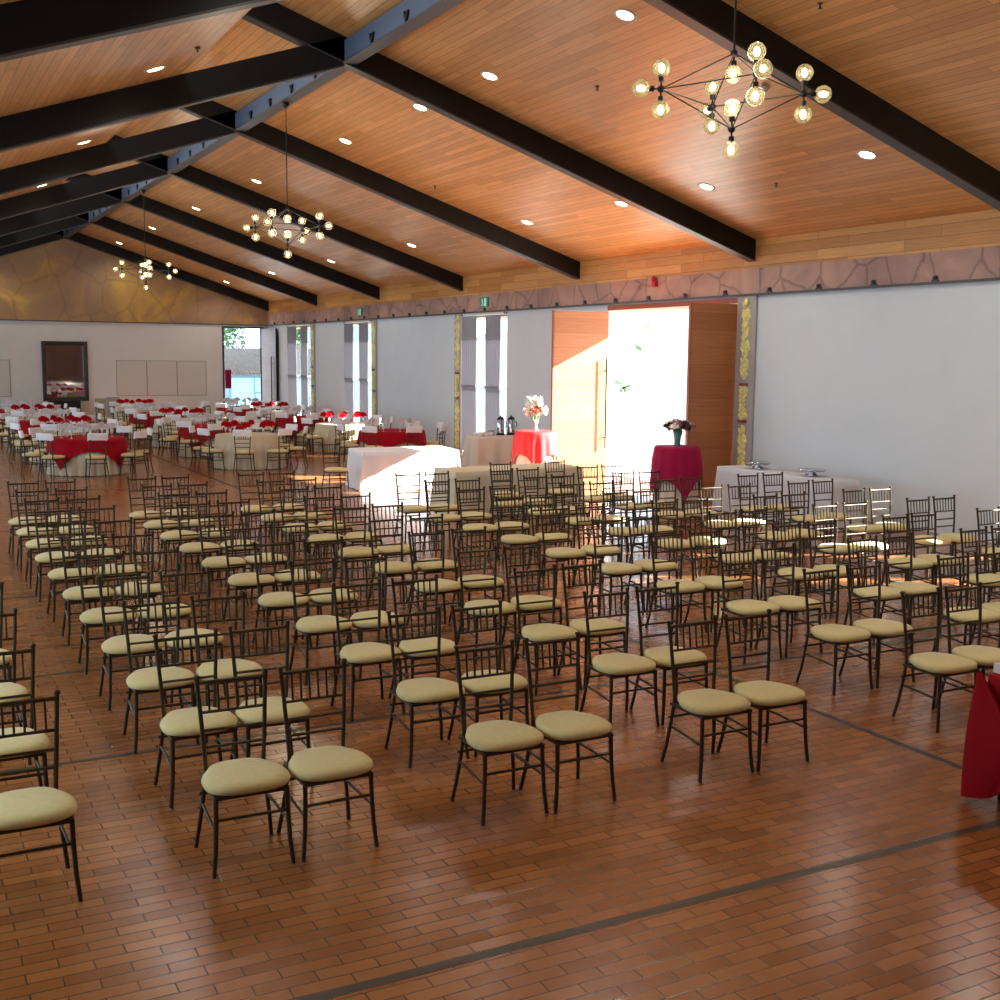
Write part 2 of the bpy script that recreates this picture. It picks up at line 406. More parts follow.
pilaster(28.87, 29.27, 'gilded pilaster at the far edge of the curtained window nearest the door')
pilaster(35.07, 35.47, 'gilded pilaster at the near edge of the middle curtained window')
pilaster(41.12, 41.52, 'gilded pilaster of the curtained window closest to the far wall')

def window(n, a, b):
    mb = MB(); t = .05; z1 = 3.66
    mb.box(XW + .12, XW + .17, a, a + t, 0, z1).box(XW + .12, XW + .17, b - t, b, 0, z1).box(XW + .12, XW + .17, a + t, b - t, z1 - t, z1).box(XW + .12, XW + .17, a + t, b - t, 0, t)
    mb.box(XW + .125, XW + .165, a + t, b - t, 1.75, 1.80)
    o = struct('window_%d' % n, mb, M['backing'])
    obj('pane', MB().box(XW + .14, XW + .148, a + t, b - t, t, z1 - t), M['pane'], o)
def curtain(a, b, label, rail=False):
    n = 36; mb = MB(); v = []; zs = [0.03, .7, 1.6, 1.85, 2.7, 3.64]
    for z in zs:
        for i in range(n + 1):
            u = i / n; pin = (.02 if 1.4 < z < 2 else 0) * (1 - 2 * u)
            v.append((XW - .035 - .014 * math.sin(u * 2 * PI * 7 + .4 * z) - (.006 if i % 2 else 0), a + (b - a) * u + pin, z))
    m = n + 1; nv = len(v); v += [(p[0] + .008, p[1], p[2]) for p in v]
    f = []
    for j in range(len(zs) - 1):
        for i in range(n):
            q = j * m + i; f.append((q, q + 1, q + m + 1, q + m)); f.append((nv + q + m, nv + q + m + 1, nv + q + 1, nv + q))
    mb.add(v, f, True)
    o = tag(obj('curtain', mb, M['curtain']), label, 'curtain', 'grey curtain panels on the right wall')
    obj('hem_band', MB().box(XW - .058, XW - .0555, a + .01, b - .01, 1.74, 1.82), M['curtain'], o)
    return o
def curtain_set(n, a, c1, c2, c3, b, where):
    window(n, a, b)
    curtain(c3, b - .005, 'grey curtain panel, far one of the pair at the %s' % where)
    curtain(c1, c2, 'grey curtain panel, near one of the pair at the %s' % where)
    r = MB().tube([(XW - .05, a - .01, 3.69), (XW - .05, b + .01, 3.69)], .018, 8)
    o = tag(obj('curtain_rail', r, M['linen_cream']), 'pale curtain rail over the %s' % where, 'rail', 'curtain rails')
    for yy in (a + .04, b - .04): obj('bracket', MB().box(XW - .07, XW - .001, yy - .03, yy + .03, 3.66, 3.71), M['spot'], o)
curtain_set(2, 26.29, 26.56, 27.40, 27.92, 28.82, 'tall window nearest the open door')
curtain_set(3, 35.5, 35.77, 36.58, 37.13, 37.99, 'middle tall window')
curtain_set(4, 41.57, 41.9, 42.7, 43.2, 44.32, 'tall window nearest the far wall')
window(1, 7.5, 10.05)
curtain(8.2, 9.8, 'grey curtain panel of the window out of frame on the right')

# ------------------------------------------------------------------ doors
fr = MB().box(XW - .02, XW + .18, DOOR[0] - .001, DOOR[1], 3.60, 3.70)
d1 = struct('door_1', fr, M['frame'])
lf = obj('leaf', MB().box(12.95, XW - .01, 17.245, 17.31, .015, 3.585), M['door'], d1)
obj('edge', MB().box(12.925, 12.95, 17.243, 17.312, .015, 3.585), M['doorend'], lf)
rf = obj('leaf', MB().box(12.64, XW - .01, 21.60, 21.665, .015, 3.565), M['door'], d1)
obj('edge', MB().box(12.612, 12.64, 21.597, 21.668, .015, 3.565), M['doorend'], rf)
hd = MB().tube([(13.9, 21.50, .62), (13.9, 21.50, 2.58)], .02, 8)
for z in (.85, 2.3): hd.tube([(13.9, 21.50, z), (13.9, 21.60, z)], .014, 8)
obj('pull_handle', hd, M['rod'], rf)
hd = MB().tube([(13.86, 17.41, .62), (13.86, 17.41, 2.58)], .02, 8)
for z in (.85, 2.3): hd.tube([(13.86, 17.41, z), (13.86, 17.31, z)], .014, 8)
obj('pull_handle', hd, M['rod'], lf)
fr = MB().box(12.12, 12.19, YF - .03, YF + .28, 0, 3.64).box(13.75, 13.8, YF - .03, YF + .28, 0, 3.64).box(12.12, 13.8, YF - .03, YF + .28, 3.62, 3.67)
d2 = struct('door_2', fr, M['spot'])
T = Matrix.Translation((13.74, YF - .05, 0)) @ Matrix.Rotation(.10, 4, 'Z')
lf = obj('leaf', MB().box(-.03, .03, -1.45, 0, .015, 3.6, T), M['doorfar'], d2)
obj('edge', MB().box(-.034, .034, -1.49, -1.45, .015, 3.6, T), M['rod'], lf)
hd = MB().tube([T @ Vector((-.09, -1.15, .5)), T @ Vector((-.09, -1.15, 2.5))], .022, 8)
for z in (.8, 2.2): hd.tube([T @ Vector((-.09, -1.15, z)), T @ Vector((-.03, -1.15, z))], .014, 8)
obj('pull_handle', hd, M['rod'], lf)
# red cloth hanging at the left jamb of the far doorway
mb = MB(); n = 14; v = []
for j, z in enumerate((1.2, 1.5, 1.8, 1.95)):
    for i in range(n + 1):
        u = i / n; v.append((12.2 + .24 * u, YF - .06 - .03 * math.sin(u * 9 + z * 3), z))
nv = len(v); v += [(p[0], p[1] - .012, p[2]) for p in v]; f = []
for j in range(3):
    for i in range(n):
        q = j * (n + 1) + i; f += [(q, q + 1, q + n + 2, q + n + 1), (nv + q + n + 1, nv + q + n + 2, nv + q + 1, nv + q)]
mb.add(v, f, True)
tag(obj('hanging_cloth', mb, M['magenta']), 'small red cloth hanging at the left jamb of the far doorway', 'cloth')

# ------------------------------------------------------------------ wall fittings
t = thing('wall_mirror', 'large dark-framed mirror on the far wall', 'mirror', (6.13, YF - .002, .76))
mb = MB(); W_, Hh = .82, 2.24
prof = [(0, 0), (0, -.05), (.04, -.08), (.10, -.07), (.15, -.035), (.15, 0)]
def rect_ring(mb, w, h, prof):
    v = []
    for (ins, dy) in prof:
        v += [(-w + ins, dy, ins), (w - ins, dy, ins), (w - ins, dy, h - ins), (-w + ins, dy, h - ins)]
    f = []
    for i in range(len(prof) - 1):
        for q in range(4):
            q2 = (q + 1) % 4; f.append((i * 4 + q, i * 4 + q2, (i + 1) * 4 + q2, (i + 1) * 4 + q))
    mb.add(v, f)
rect_ring(mb, W_, Hh, prof); obj('frame', mb, M['mframe'], t)
obj('glass', MB().box(-W_ + .14, W_ - .14, -.02, -.002, .14, Hh - .14), M['mirror'], t)
for i, (x0, x1) in enumerate(((7.99, 9.14), (9.14, 10.30), (10.30, 11.45))):
    mb = MB().box(x0, x1, YF - .018, YF - .001, .93, 2.30, None, 1).box(x0 + .02, x1 - .02, YF - .026, YF - .001, .95, 2.28, None, 0)
    tag(obj('wall_panel', mb, [M['panel'], M['outl']]), 'square white panel on the far wall, %s of three from the left' % ORD[i], 'panel', 'square panels on the far wall')
mb = MB().box(2.9, 4.2, YF - .018, YF - .001, .93, 2.30, None, 1).box(2.92, 4.18, YF - .026, YF - .001, .95, 2.28, None, 0)
tag(obj('wall_panel', mb, [M['panel'], M['outl']]), 'white wall panel at the left edge of the picture, left of the mirror', 'panel')
y = 11.4; i = 0
while y < 46:
    t = thing('ledge_spotlight', 'small dark spotlight on the ledge of the mauve stone band', 'spotlight', (XW - .06, y, 3.757), 0, 'spotlights along the stone band')
    obj('base', MB().box(-.02, .02, -.065, .065, 0, .025), M['spot'], t)
    obj('head', MB().lathe([(.03, 0), (.04, .015), (.04, .05), (.03, .06)], (-.01, 0, .025), 10), M['spot'], t)
    y += 1.232; i += 1
for y, z, w in ((27.4, 3.86, 'above the curtained window nearest the door'), (36.4, 3.86, 'above the middle curtained window')):
    t = thing('exit_sign', 'green exit sign %s' % w, 'sign', (XW - .05, y, z), 0, 'exit signs')
    obj('housing', MB().box(-.05, -.002, -.2, .2, .0, .25), M['exit'], t)
    mb = MB().box(-.056, -.05, -.13, -.03, .02, .22)                       # doorway block
    mb.lathe([(.001, 0), (.022, .004), (.022, .02), (.001, .024)], (0, 0, 0), 10, T=Matrix.Translation((-.052, .08, .185)) @ Matrix.Rotation(-PI / 2, 4, 'Y'))
    for a, b in (((.08, .165), (.06, .10)), ((.06, .10), (.10, .05)), ((.10, .05), (.15, .03)), ((.06, .10), (.02, .07)), ((.02, .07), (.03, .03)), ((.075, .15), (.12, .12)), ((.075, .15), (.03, .14))):
        mb.tube([(-.053, a[0], a[1]), (-.053, b[0], b[1])], .009, 6)
    obj('pictogram', mb, M['exitw'], t)
t = thing('fire_alarm', 'small red alarm on the stone band above the open door', 'alarm', (XW - .05, 19.8, 4.02))
obj('housing', MB().box(-.07, -.002, -.06, .06, 0, .1), M['alarm'], t)
obj('added_backplate', MB().box(-.002, 0, -.05, .05, .01, .09), M['alarm'], t)  # unseen plate added behind the housing to keep the alarm from floating
obj('beacon', MB().lathe([(.05, 0), (.05, .06), (.03, .1), (.005, .115)], (-.05, .02, .1), 12), M['alarm'], t)

# ------------------------------------------------------------------ lights in the ceiling
def spot_lamp(loc, power, col=(1, .94, .84), size=2.6):
    ld = bpy.data.lights.new('downlight_lamp', 'SPOT'); ld.energy = power; ld.color = col; ld.spot_size = size; ld.spot_blend = .6; ld.shadow_soft_size = .07
    o = bpy.data.objects.new('downlight_lamp', ld); COL.objects.link(o); o.location = loc
    return o
DL_POWER = 84
ring_me = MB().lathe([(.10, 0), (.135, -.014), (.145, -.004), (.145, 0)], n=24).mesh('trim_ring', M['trimring'])
lens_me = MB().lathe([(.001, -.013), (.096, -.011), (.105, -.002)], n=24).mesh('lens', M['lens'])
rows = [(8.01, 'upper', 'right', 1), (11.97, 'lower', 'right', 1), (3.28, 'upper', 'left', -1)]
cnt = {}
for xr, lev, side, sg in rows:
    ys = sorted([4.87 + 6 * i + dy for i in range(-1, 7) for dy in ((1.27, 4.78) if sg > 0 else (1.4, 4.92)) if dy > 2 or i < 3])
    for y in ys:
        if y > 46.6: continue
        z = zr(xr) if sg > 0 else zl(xr)
        ang = math.atan(.322) if sg > 0 else -math.atan(.342)
        spot_lamp((xr, y, z - .05), DL_POWER)
        if not in_frame((xr, y, z), 20): continue
        key = (lev, side); cnt[key] = cnt.get(key, 0) + 1; n = cnt[key]
        t = thing('recessed_downlight', 'glowing round downlight, %s in the %s row of the %s ceiling slope' % (ORD[n - 1], lev, side), 'downlight', (xr, y, z - .001), 0, 'recessed downlights')
        t.rotation_euler = (0, ang, 0)
        ob('trim_ring', ring_me, t); ob('lens', lens_me, t)
for i, (x, y) in enumerate(((10.01, 21.94), (8.96, 14.24), (12.25, 14.29), (8.95, 9.85))):
    mb = MB().lathe([(.03, 0), (.03, -.01), (.012, -.015), (.012, -.05), (.025, -.055), (.025, -.06)], (x, y, zr(x)), 10)
    tag(obj('sprinkler_head', mb, M['spot']), 'tiny dark sprinkler head in the right ceiling slope', 'sprinkler', 'ceiling sprinklers')
mb = MB().lathe([(.035, 0), (.035, -.02), (.012, -.03), (.012, -.06)], (3.6, 14.88, zl(3.6)), 10)
tag(obj('sprinkler_head', mb, M['spot']), 'tiny dark sprinkler head in the left ceiling slope', 'sprinkler')
t = thing('smoke_detector', 'small pale smoke detector on the ceiling behind the nearest chandelier', 'detector', (9.99, 11.93, zr(9.99)))
obj('base', MB().lathe([(.05, 0), (.06, -.02), (.05, -.035)], n=16), M['det'], t); obj('chamber', MB().lathe([(.04, -.03), (.035, -.06), (.01, -.065)], n=16), M['det'], t)

# ------------------------------------------------------------------ chandeliers
globe_me = MB().ball((0, 0, 0), .072, 20).mesh('globe', M['globe'])
bulb_me = MB().ball((0, 0, 0), .026, 12, 1.5).mesh('bulb', M['bulb'])
def chandelier(y, heading, label, top_z):
    zt, zb = 5.068, 4.468; zm = (zt + zb) / 2; R = .60
    t = thing('chandelier', label, 'chandelier', (XN, y, zm), 0, 'globe chandeliers under the ridge beam')
    obj('rod', MB().tube([(0, 0, zt - zm), (0, 0, top_z - zm)], .009, 8), M['rod'], t)
    obj('canopy', MB().lathe([(.012, -.09), (.05, -.05), (.055, -.001)], (0, 0, top_z - zm), 16), M['rod'], t)
    top, bot = Vector((0, 0, zt - zm)), Vector((0, 0, zb - zm))
    N = [Vector((R * math.sin(heading + a), R * math.cos(heading + a), 0)) for a in (0, PI / 2, PI, 3 * PI / 2)]
    mb = MB()
    for i in range(4):
        mb.tube([top, N[i]], .006, 6).tube([bot, N[i]], .006, 6).tube([N[i], N[(i + 1) % 4]], .006, 6)
    obj('strut_frame', mb, M['rod'], t)
    sp = []
    for i in range(4):
        d = N[i].normalized()
        sp += [(N[i], Vector((0, 0, 1))), (N[i], d), (N[i], Vector((0, 0, -1)))]
    sp += [(top, Vector((0, 0, -1))), (bot, Vector((0, 0, 1))), (bot, Vector((0, 0, -1)))]
    for p in N + [top, bot]:
        obj('hub', MB().ball(p, .032, 10), M['rod'], t)
    for p, d in sp:
        L = .155
        a = MB().tube([p, p + d * (L - .055)], .008, 6).tube([p + d * (L - .095), p + d * (L - .055)], .024, 10)
        obj('socket', a, M['rod'], t)
        g = ob('globe', globe_me, t, p + d * (L + .01)); bl = ob('bulb', bulb_me, g)
        bl.rotation_mode = 'QUATERNION'; bl.rotation_quaternion = Vector((0, 0, 1)).rotation_difference(d)
    ld = bpy.data.lights.new('chandelier_lamp', 'POINT'); ld.energy = 60; ld.color = (1, .88, .7); ld.shadow_soft_size = .35
    o = bpy.data.objects.new('chandelier_lamp', ld); COL.objects.link(o); o.location = (XN, y, zm)
def head(y, beta):
    al = math.atan2(XN, y); v = Vector((-math.sin(al), -math.cos(al), 0)) * math.cos(beta) + Vector((math.cos(al), -math.sin(al), 0)) * math.sin(beta)
    return math.atan2(v.x, v.y)
chandelier(7.9, head(7.9, .29), 'nearest globe chandelier, large at the top right', 6.825)
chandelier(19.85, head(19.85, -.44), 'middle globe chandelier hanging before the second pair of rafters', 6.825)
chandelier(32.1, head(32.1, .15), 'farthest globe chandelier in front of the stone gable', 6.825)

# ------------------------------------------------------------------ chairs
def seat_mesh():
    mb = MB(); n = 40; rings = []
    def outline(s):
        pts = []
        for k in range(n):
            t = 2 * PI * k / n; c, q = math.cos(t), math.sin(t); e = .62
            x = math.copysign(abs(c) ** e, c); y = math.copysign(abs(q) ** e, q)
            sm = min(1, max(0, (y - .05) / .6)); sm = sm * sm * (3 - 2 * sm)
            hw = (.213 - .016 * y) * (1 - .17 * sm)   # shoulders: narrower behind the middle
            yy = y * .198 - (.016 * (1 - x * x) if y < 0 else -.004 * (1 - x * x))
            pts.append((x * hw * s, yy * s))
        return pts
    lv = [(.90, .409), (.985, .416), (1.02, .432), (1.01, .448), (.95, .461), (.82, .469), (.55, .4745), (.25, .4765), (.02, .477)]
    v = []
    for s, z in lv: v += [(x, y, z) for x, y in outline(s)]
    f = []
    for i in range(len(lv) - 1):
        for k2 in range(n):
            k3 = (k2 + 1) % n; f.append((i * n + k2, i * n + k3, (i + 1) * n + k3, (i + 1) * n + k2))
    f.append(tuple(range(n))[::-1]); f.append(tuple(range((len(lv) - 1) * n, len(lv) * n)))
    mb.add(v, f, True); return mb
def post_y(z):       # centre line of the rear post
    pts = [(0, .222), (.12, .196), (.28, .178), (.43, .170), (.60, .178), (.78, .196), (.93, .216)]
    for (a, b), (c, d) in zip(pts, pts[1:]):
        if z <= c: return b + (d - b) * (z - a) / (c - a)
    return pts[-1][1]
def post_x(z): return .204 - .052 * (z / .42) if z < .42 else .152 + .030 * (z - .42) / .5
CH = []
br, st = M['bronze'], M['seat']
CH.append(('seat', seat_mesh().mesh('seat', st), (0, 0, 0)))
fm = MB()
for s in (-1, 1):
    fm.box(s * .178 - .012, s * .178 + .012, -.165, .17, .390, .409)
fm.box(-.19, .19, -.18, -.155, .390, .409).box(-.178, .178, .155, .18, .390, .409)
CH.append(('seat_frame', fm.mesh('seat_frame', br), (0, 0, 0)))
for s in (-1, 1):
    CH.append(('front_leg', MB().tube([(s * .182, -.165, .40), (s * .184, -.170, .28), (s * .191, -.178, .13), (s * .204, -.19, 0)], [.0135, .013, .0125, .012], 8).mesh('front_leg', br), (0, 0, 0)))
    zs = [0, .06, .12, .2, .28, .36, .43, .52, .60, .70, .78, .86, .915, .918, .926, .934]
    rr = [.012] * 12 + [.0125, .017, .019, .010]
    CH.append(('back_post', MB().tube([(s * post_x(z), post_y(z), z) for z in zs], rr, 8).mesh('back_post', br), (0, 0, 0)))
def cross(z, r): return MB().tube([(-post_x(z), post_y(z), z), (post_x(z), post_y(z), z)], r, 8)
CH.append(('top_rail', cross(.893, .011).mesh('top_rail', br), (0, 0, 0)))
rail_zs = (.738, .642, .553)
for z in rail_zs: CH.append(('back_rail', cross(z, .0085).mesh('back_rail', br), (0, 0, 0)))
spm = MB().tube([(0, post_y(.738), .738), (0, post_y(.893), .893)], .0065, 6).mesh('spindle', br)
SPX = [-.1225, -.0735, -.0245, .0245, .0735, .1225]
for x in SPX: CH.append(('spindle', spm, (x, 0, 0)))
for s in (-1, 1):
    CH.append(('stretcher', MB().tube([(s * .187, -.174, .225), (s * post_x(.25), post_y(.25), .25)], .0085, 6).mesh('stretcher', br), (0, 0, 0)))
CH.append(('stretcher', MB().tube([(-.184, -.170, .285), (.184, -.170, .285)], .0085, 6).mesh('stretcher', br), (0, 0, 0)))
CH.append(('stretcher', MB().tube([(-.19, post_y(.31), .31), (.19, post_y(.31), .31)], .0085, 6).mesh('stretcher', br), (0, 0, 0)))
# the far chairs: the same frame, slats hidden by a white sash over the top of the back
def sash_mesh():
    mb = MB(); v = []; n = 24
    for z, g in ((.80, 1.0), (.83, 1.06), (.88, 1.0), (.93, 1.0), (.945, .75)):
        yc = post_y(z)
        for k2 in range(n):
            t = 2 * PI * k2 / n; c, q = math.cos(t), math.sin(t)
            x = math.copysign(abs(c) ** .35, c) * .205 * (1 if z < .94 else .96); y = math.copysign(abs(q) ** .6, q) * .034 * g
            v.append((x, yc + y, z + (.012 * math.sin(5 * x * 10) if z < .81 else 0)))
    f = []
    for i in range(4):
        for k2 in range(n):
            k3 = (k2 + 1) % n; f.append((i * n + k2, i * n + k3, (i + 1) * n + k3, (i + 1) * n + k2))
    f.append(tuple(range(4 * n, 5 * n)))
    mb.add(v, f, True); return mb
SASH = sash_mesh().mesh('sash', M['sash'])
def chair(label, group, x, y, rz, far=False):
    t = thing('chiavari_chair', label, 'chair', (x, y, 0), rz, group)
    for nm, me, loc in CH:
        if far and nm == 'top_rail': continue
        if far and nm == 'spindle' and abs(loc[0]) > .08: continue
        if far and nm == 'stretcher' and loc != (0, 0, 0): continue
        ob(nm, me, t, loc)
    if far:
        s = ob('sash', SASH, t); s['label'] = 'white cloth sash over the chair back'
    return t

RY = [5.755, 6.79, 7.84, 8.86, 9.94, 10.97, 12.03, 13.06, 14.06, 15.05, 16.03]
RYR = [5.80, 6.82, 7.87, 8.92, 9.97, 11.03, 12.08, 13.13, 14.15, 15.15, 16.13]      # right block
CX = [.06, 1.555, 3.055, 4.555, 6.65, 8.165, 9.67, 11.16]
PITCH_X = .447
n_row = 0
for c, cx in enumerate(CX):
    for r, ry in enumerate(RY):
        for s in (0, 1):
            if c == 0 and (s == 0 or r > 3): continue
            if c >= 4 and r == 10 and (c, s) not in ((5, 1), (6, 0)): continue
            if c == 7 and r > 7: continue
            jx, jy, jr = random.uniform(-.004, .004) + (.004 if s else -.004), random.uniform(-.015, .015), random.uniform(-.018, .018)
            y = (RYR[r] if c > 3 else ry) + jy + (.06 if c == 0 else 0); x = cx + PITCH_X * s + jx - (.006 * (y - 5.8) if c > 3 else 0)
            if (c, s, r) == (5, 1, 10): x += .05
            if not any(in_frame(p, 3) for p in ((x - .2, y, .47), (x + .2, y, .47), (x - .18, y + .2, .92), (x, y - .15, .1), (x - .2, y + .2, .05))): continue
            lab = 'bronze chair with cream seat, %s row from front, %s of pair, %s column from left' % (ORD[r], ('left', 'right')[s], ORD[c])
            chair(lab, 'bronze chairs set out in rows of pairs', x, y, jr)
            n_row += 1
chair('lone bronze chair standing left of the sunlit white table', None, 7.5, 20.95, .05)

# ------------------------------------------------------------------ cloth helpers
def round_cloth(r, h, folds, amp, flare, seed=0, z0=.012, top=True, nz=9, n=None):
    rnd = random.Random(seed); n = n or folds * 8; ph = rnd.random() * 6; v = []; rows_ = []
    prof = [(0.001, h), (r * .5, h), (r * .93, h), (r * .985, h - .004), (r, h - .018)]
    for i in range(1, nz): 
        u = i / (nz - 1); prof.append((r + flare * u, h - .018 - (h - .018 - z0) * u))
    for pr, z in prof:
        u = max(0, (h - .018 - z) / (h - .018 - z0)) if pr >= r else 0
        for k2 in range(n):
            t = 2 * PI * k2 / n
            w = math.sin(folds * t + ph + .6 * math.sin(3 * t)) + .35 * math.sin(2 * folds * t + 1.3)
            rr = pr + amp * (u ** 1.2) * w
            v.append((rr * math.cos(t), rr * math.sin(t), z))
    f = []
    for i in range(len(prof) - 1):
        for k2 in range(n):
            k3 = (k2 + 1) % n; f.append((i * n + k2, (i + 1) * n + k2, (i + 1) * n + k3, i * n + k3))
    mb = MB(); mb.add(v, f, True); return mb
def square_overlay(side, r, h, seed=0):
    """square cloth lying on a round top of radius r, its corners hanging down"""
    n = 44; v = []; f = []; a = side / 2
    for j in range(n + 1):
        for i in range(n + 1):
            x, y = -a + side * i / n, -a + side * j / n; d = math.hypot(x, y)
            if d <= r: v.append((x, y, h + .006))
            else:
                e = d - r; t = math.atan2(y, x); w = .013 * (1 + math.sin(14 * t + seed)) * min(1, e * 4)
                rr = r + .032 + min(e, .05) * .3 + e * .07 + w
                v.append((rr * math.cos(t), rr * math.sin(t), max(.025, h + .006 - max(0, e - .012) * .985)))
    for j in range(n):
        for i in range(n):
            q = j * (n + 1) + i; f.append((q, q + 1, q + n + 2, q + n + 1))
    mb = MB(); mb.add(v, f, True); return mb
def rect_cloth(lx, ly, h, seed=0, drop=None, amp=.02, flare=.05, corner=.06):
    """cloth over a rectangular table centred on the origin, folds growing towards the hem"""
    rnd = random.Random(seed); per = []
    def side(p, q, m):
        for i in range(m): per.append((p[0] + (q[0] - p[0]) * i / m, p[1] + (q[1] - p[1]) * i / m))
    hx, hy = lx / 2, ly / 2; mx, my = int(lx * 26), int(ly * 26)
    c = .03
    cor = [(hx, hy, 0), (-hx, hy, PI / 2), (-hx, -hy, PI), (hx, -hy, 3 * PI / 2)]
    pts = []
    for (x, y, a0), nxt, m in zip(cor, cor[1:] + cor[:1], (mx, my, mx, my)):
        cx, cy = x - math.copysign(c, x), y - math.copysign(c, y)
        for i in range(6):
            a = a0 + PI / 2 * i / 5; pts.append((cx + c * math.cos(a), cy + c * math.sin(a), math.cos(a), math.sin(a), 1 - abs(2 * i / 5 - 1)))
        ex, ey = pts[-1][0], pts[-1][1]; nx, ny = nxt[0] - math.copysign(c, nxt[0]) + c * math.cos(nxt[2]), nxt[1] - math.copysign(c, nxt[1]) + c * math.sin(nxt[2])
        for i in range(1, m): pts.append((ex + (nx - ex) * i / m, ey + (ny - ey) * i / m, math.cos(a0 + PI / 2), math.sin(a0 + PI / 2), 0))
    n = len(pts); v = []; zb = .012 if drop is None else h - drop; nz = 9
    ph = rnd.random() * 9
    v += [(p[0] * .97, p[1] * .97, h) for p in pts]
    for i in range(nz):
        u = i / (nz - 1); z = h - .006 - (h - .006 - zb) * u
        for k2, p in enumerate(pts):
            w = math.sin(k2 * .55 + ph) + .6 * math.sin(k2 * .23 + 2 * ph)
            o = .004 + flare * u + amp * u ** .8 * w + corner * u * p[4]
            v.append((p[0] + p[2] * o, p[1] + p[3] * o, z))
    f = [tuple(range(n))]
    for i in range(nz):
        for k2 in range(n):
            k3 = (k2 + 1) % n; f.append((i * n + k2, (i + 1) * n + k2, (i + 1) * n + k3, i * n + k3))
    mb = MB(); mb.add(v, f, True)
    for i in range(n): pass
    return mb
def table_under(label, x, y, r=None, lx=0, ly=0, h=.75, cat='table', group=None):
    t = thing('round_table' if r else 'folding_table', label, cat, (x, y, 0), 0, group)
    if r:
        obj('tabletop', MB().lathe([(r - .02, h - .03), (r - .01, h - .015), (r - .02, h - .002)], n=40), M['wood'], t)
        obj('pedestal', MB().lathe([(.22 if r > .5 else .2, 0), (.2, .03), (.04, .06), (.04, h - .04), (.12, h - .03)], n=20), M['rod'], t)
    else:
        obj('tabletop', MB().box(-lx / 2 + .02, lx / 2 - .02, -ly / 2 + .02, ly / 2 - .02, h - .035, h - .003), M['wood'], t)
        for sx in (-1, 1):
            for sy in (-1, 1):
                cx, cy = sx * (lx / 2 - .09), sy * (ly / 2 - .09)
                obj('leg', MB().box(cx - .02, cx + .02, cy - .02, cy + .02, 0, h - .035), M['rod'], t)
    return t

# ------------------------------------------------------------------ banquet tables in the far half
def fan_mesh():
    mb = MB(); n = 18; v = []
    for i in range(n + 1):
        a = -.25 + (PI + .5) * i / n; zig = .016 * (1 if i % 2 else -1)
        v.append((.012 * math.cos(a), zig * .2, .20 + .012 * math.sin(a)))
        v.append((.085 * math.cos(a), zig, .22 + .085 * math.sin(a)))
        v.append((.135 * math.cos(a), zig * 1.6, .22 + .115 * math.sin(a)))
    nv = len(v); v += [(p[0], p[1] + .012, p[2]) for p in v]; f = []
    for i in range(n):
        for j in range(2):
            q = i * 3 + j; f += [(q, q + 1, q + 4, q + 3), (nv + q + 3, nv + q + 4, nv + q + 1, nv + q)]
    mb.add(v, f); mb.tube([(0, 0, .10), (0, 0, .21)], [.012, .03], 8)
    return mb
FANR, FANW = fan_mesh().mesh('napkin', M['napred']), fan_mesh().mesh('napkin', M['napwhite'])
for _me in (FANR, FANW):
    for _v in _me.vertices: _v.co.x *= .8; _v.co.y *= .8; _v.co.z = .02 + _v.co.z * .86
GOB = MB().lathe([(.03, 0), (.032, .004), (.005, .01), (.005, .07), (.025, .09), (.032, .13), (.029, .16)], n=12).mesh('goblet', M['glass'])
CLB = [round_cloth(.75, .762, 26, .036, .06, s).mesh('tablecloth', M['linen_beige']) for s in (1, 2)]
CLC = round_cloth(.75, .762, 26, .036, .06, 3).mesh('tablecloth', M['linen_cream'])
OVL = square_overlay(2.04, .755, .768, 1).mesh('overlay', M['red'])
LINES = [(3.85, 'left'), (7.4, 'middle'), (10.95, 'right')]
SIDES = {0: ['right', 'far right', 'far', 'far left', 'left', 'near left', 'near', 'near right'],
         1: ['right-far', 'far-right', 'far-left', 'left-far', 'left-near', 'near-left', 'near-right', 'right-near']}
for li, (tx, lname) in enumerate(LINES):
    for k2 in range(5):
        ty = 26.5 + 3.4 * k2; ov = (li + k2) % 2 == 0
        where = '%s table of the %s line' % (('nearest',) + tuple(ORD[1:4]) + ('farthest',) if False else (['nearest', 'second', 'third', 'fourth', 'farthest'][k2], lname))
        g = 'banquet tables'
        table_under('round banquet table, %s' % where, tx, ty, r=.75, h=.755, group=g)
        c = tag(ob('tablecloth', CLC if (li == 2 and k2 == 3) else CLB[(li + k2) % 2], None, (tx, ty, 0), random.random()), 'floor-length pale tablecloth on the %s' % where, 'tablecloth', 'pale round tablecloths')
        if ov:
            tag(ob('table_overlay', OVL, None, (tx, ty, 0), .06 * (li - 1)), 'red square overlay with hanging corners on the %s' % where, 'tablecloth', 'red table overlays')
        off = 0 if ov else 1
        for a in range(8):
            ph = PI / 4 * a + (PI / 8 if off else 0)
            rr = 1.13 if ov else 1.07
            chair('white-sashed chair, %s side of the %s' % (SIDES[off][a], where), 'chairs round the banquet tables',
                  tx + rr * math.cos(ph) + random.uniform(-.02, .02), ty + rr * math.sin(ph) + random.uniform(-.02, .02), math.atan2(-math.cos(ph), math.sin(ph)) + random.uniform(-.06, .06), True)
            fx, fy = tx + .52 * math.cos(ph), ty + .52 * math.sin(ph)
            t = thing('napkin_fan', '%s napkin fan, %s place of the %s' % (('white' if ov else 'red'), SIDES[off][a], where), 'napkin', (fx, fy, .7745 if ov else .7625), random.uniform(-.4, .4) + .2, 'napkin fans on the banquet tables')
            ob('goblet', GOB, t); ob('napkin', FANW if ov else FANR, t)

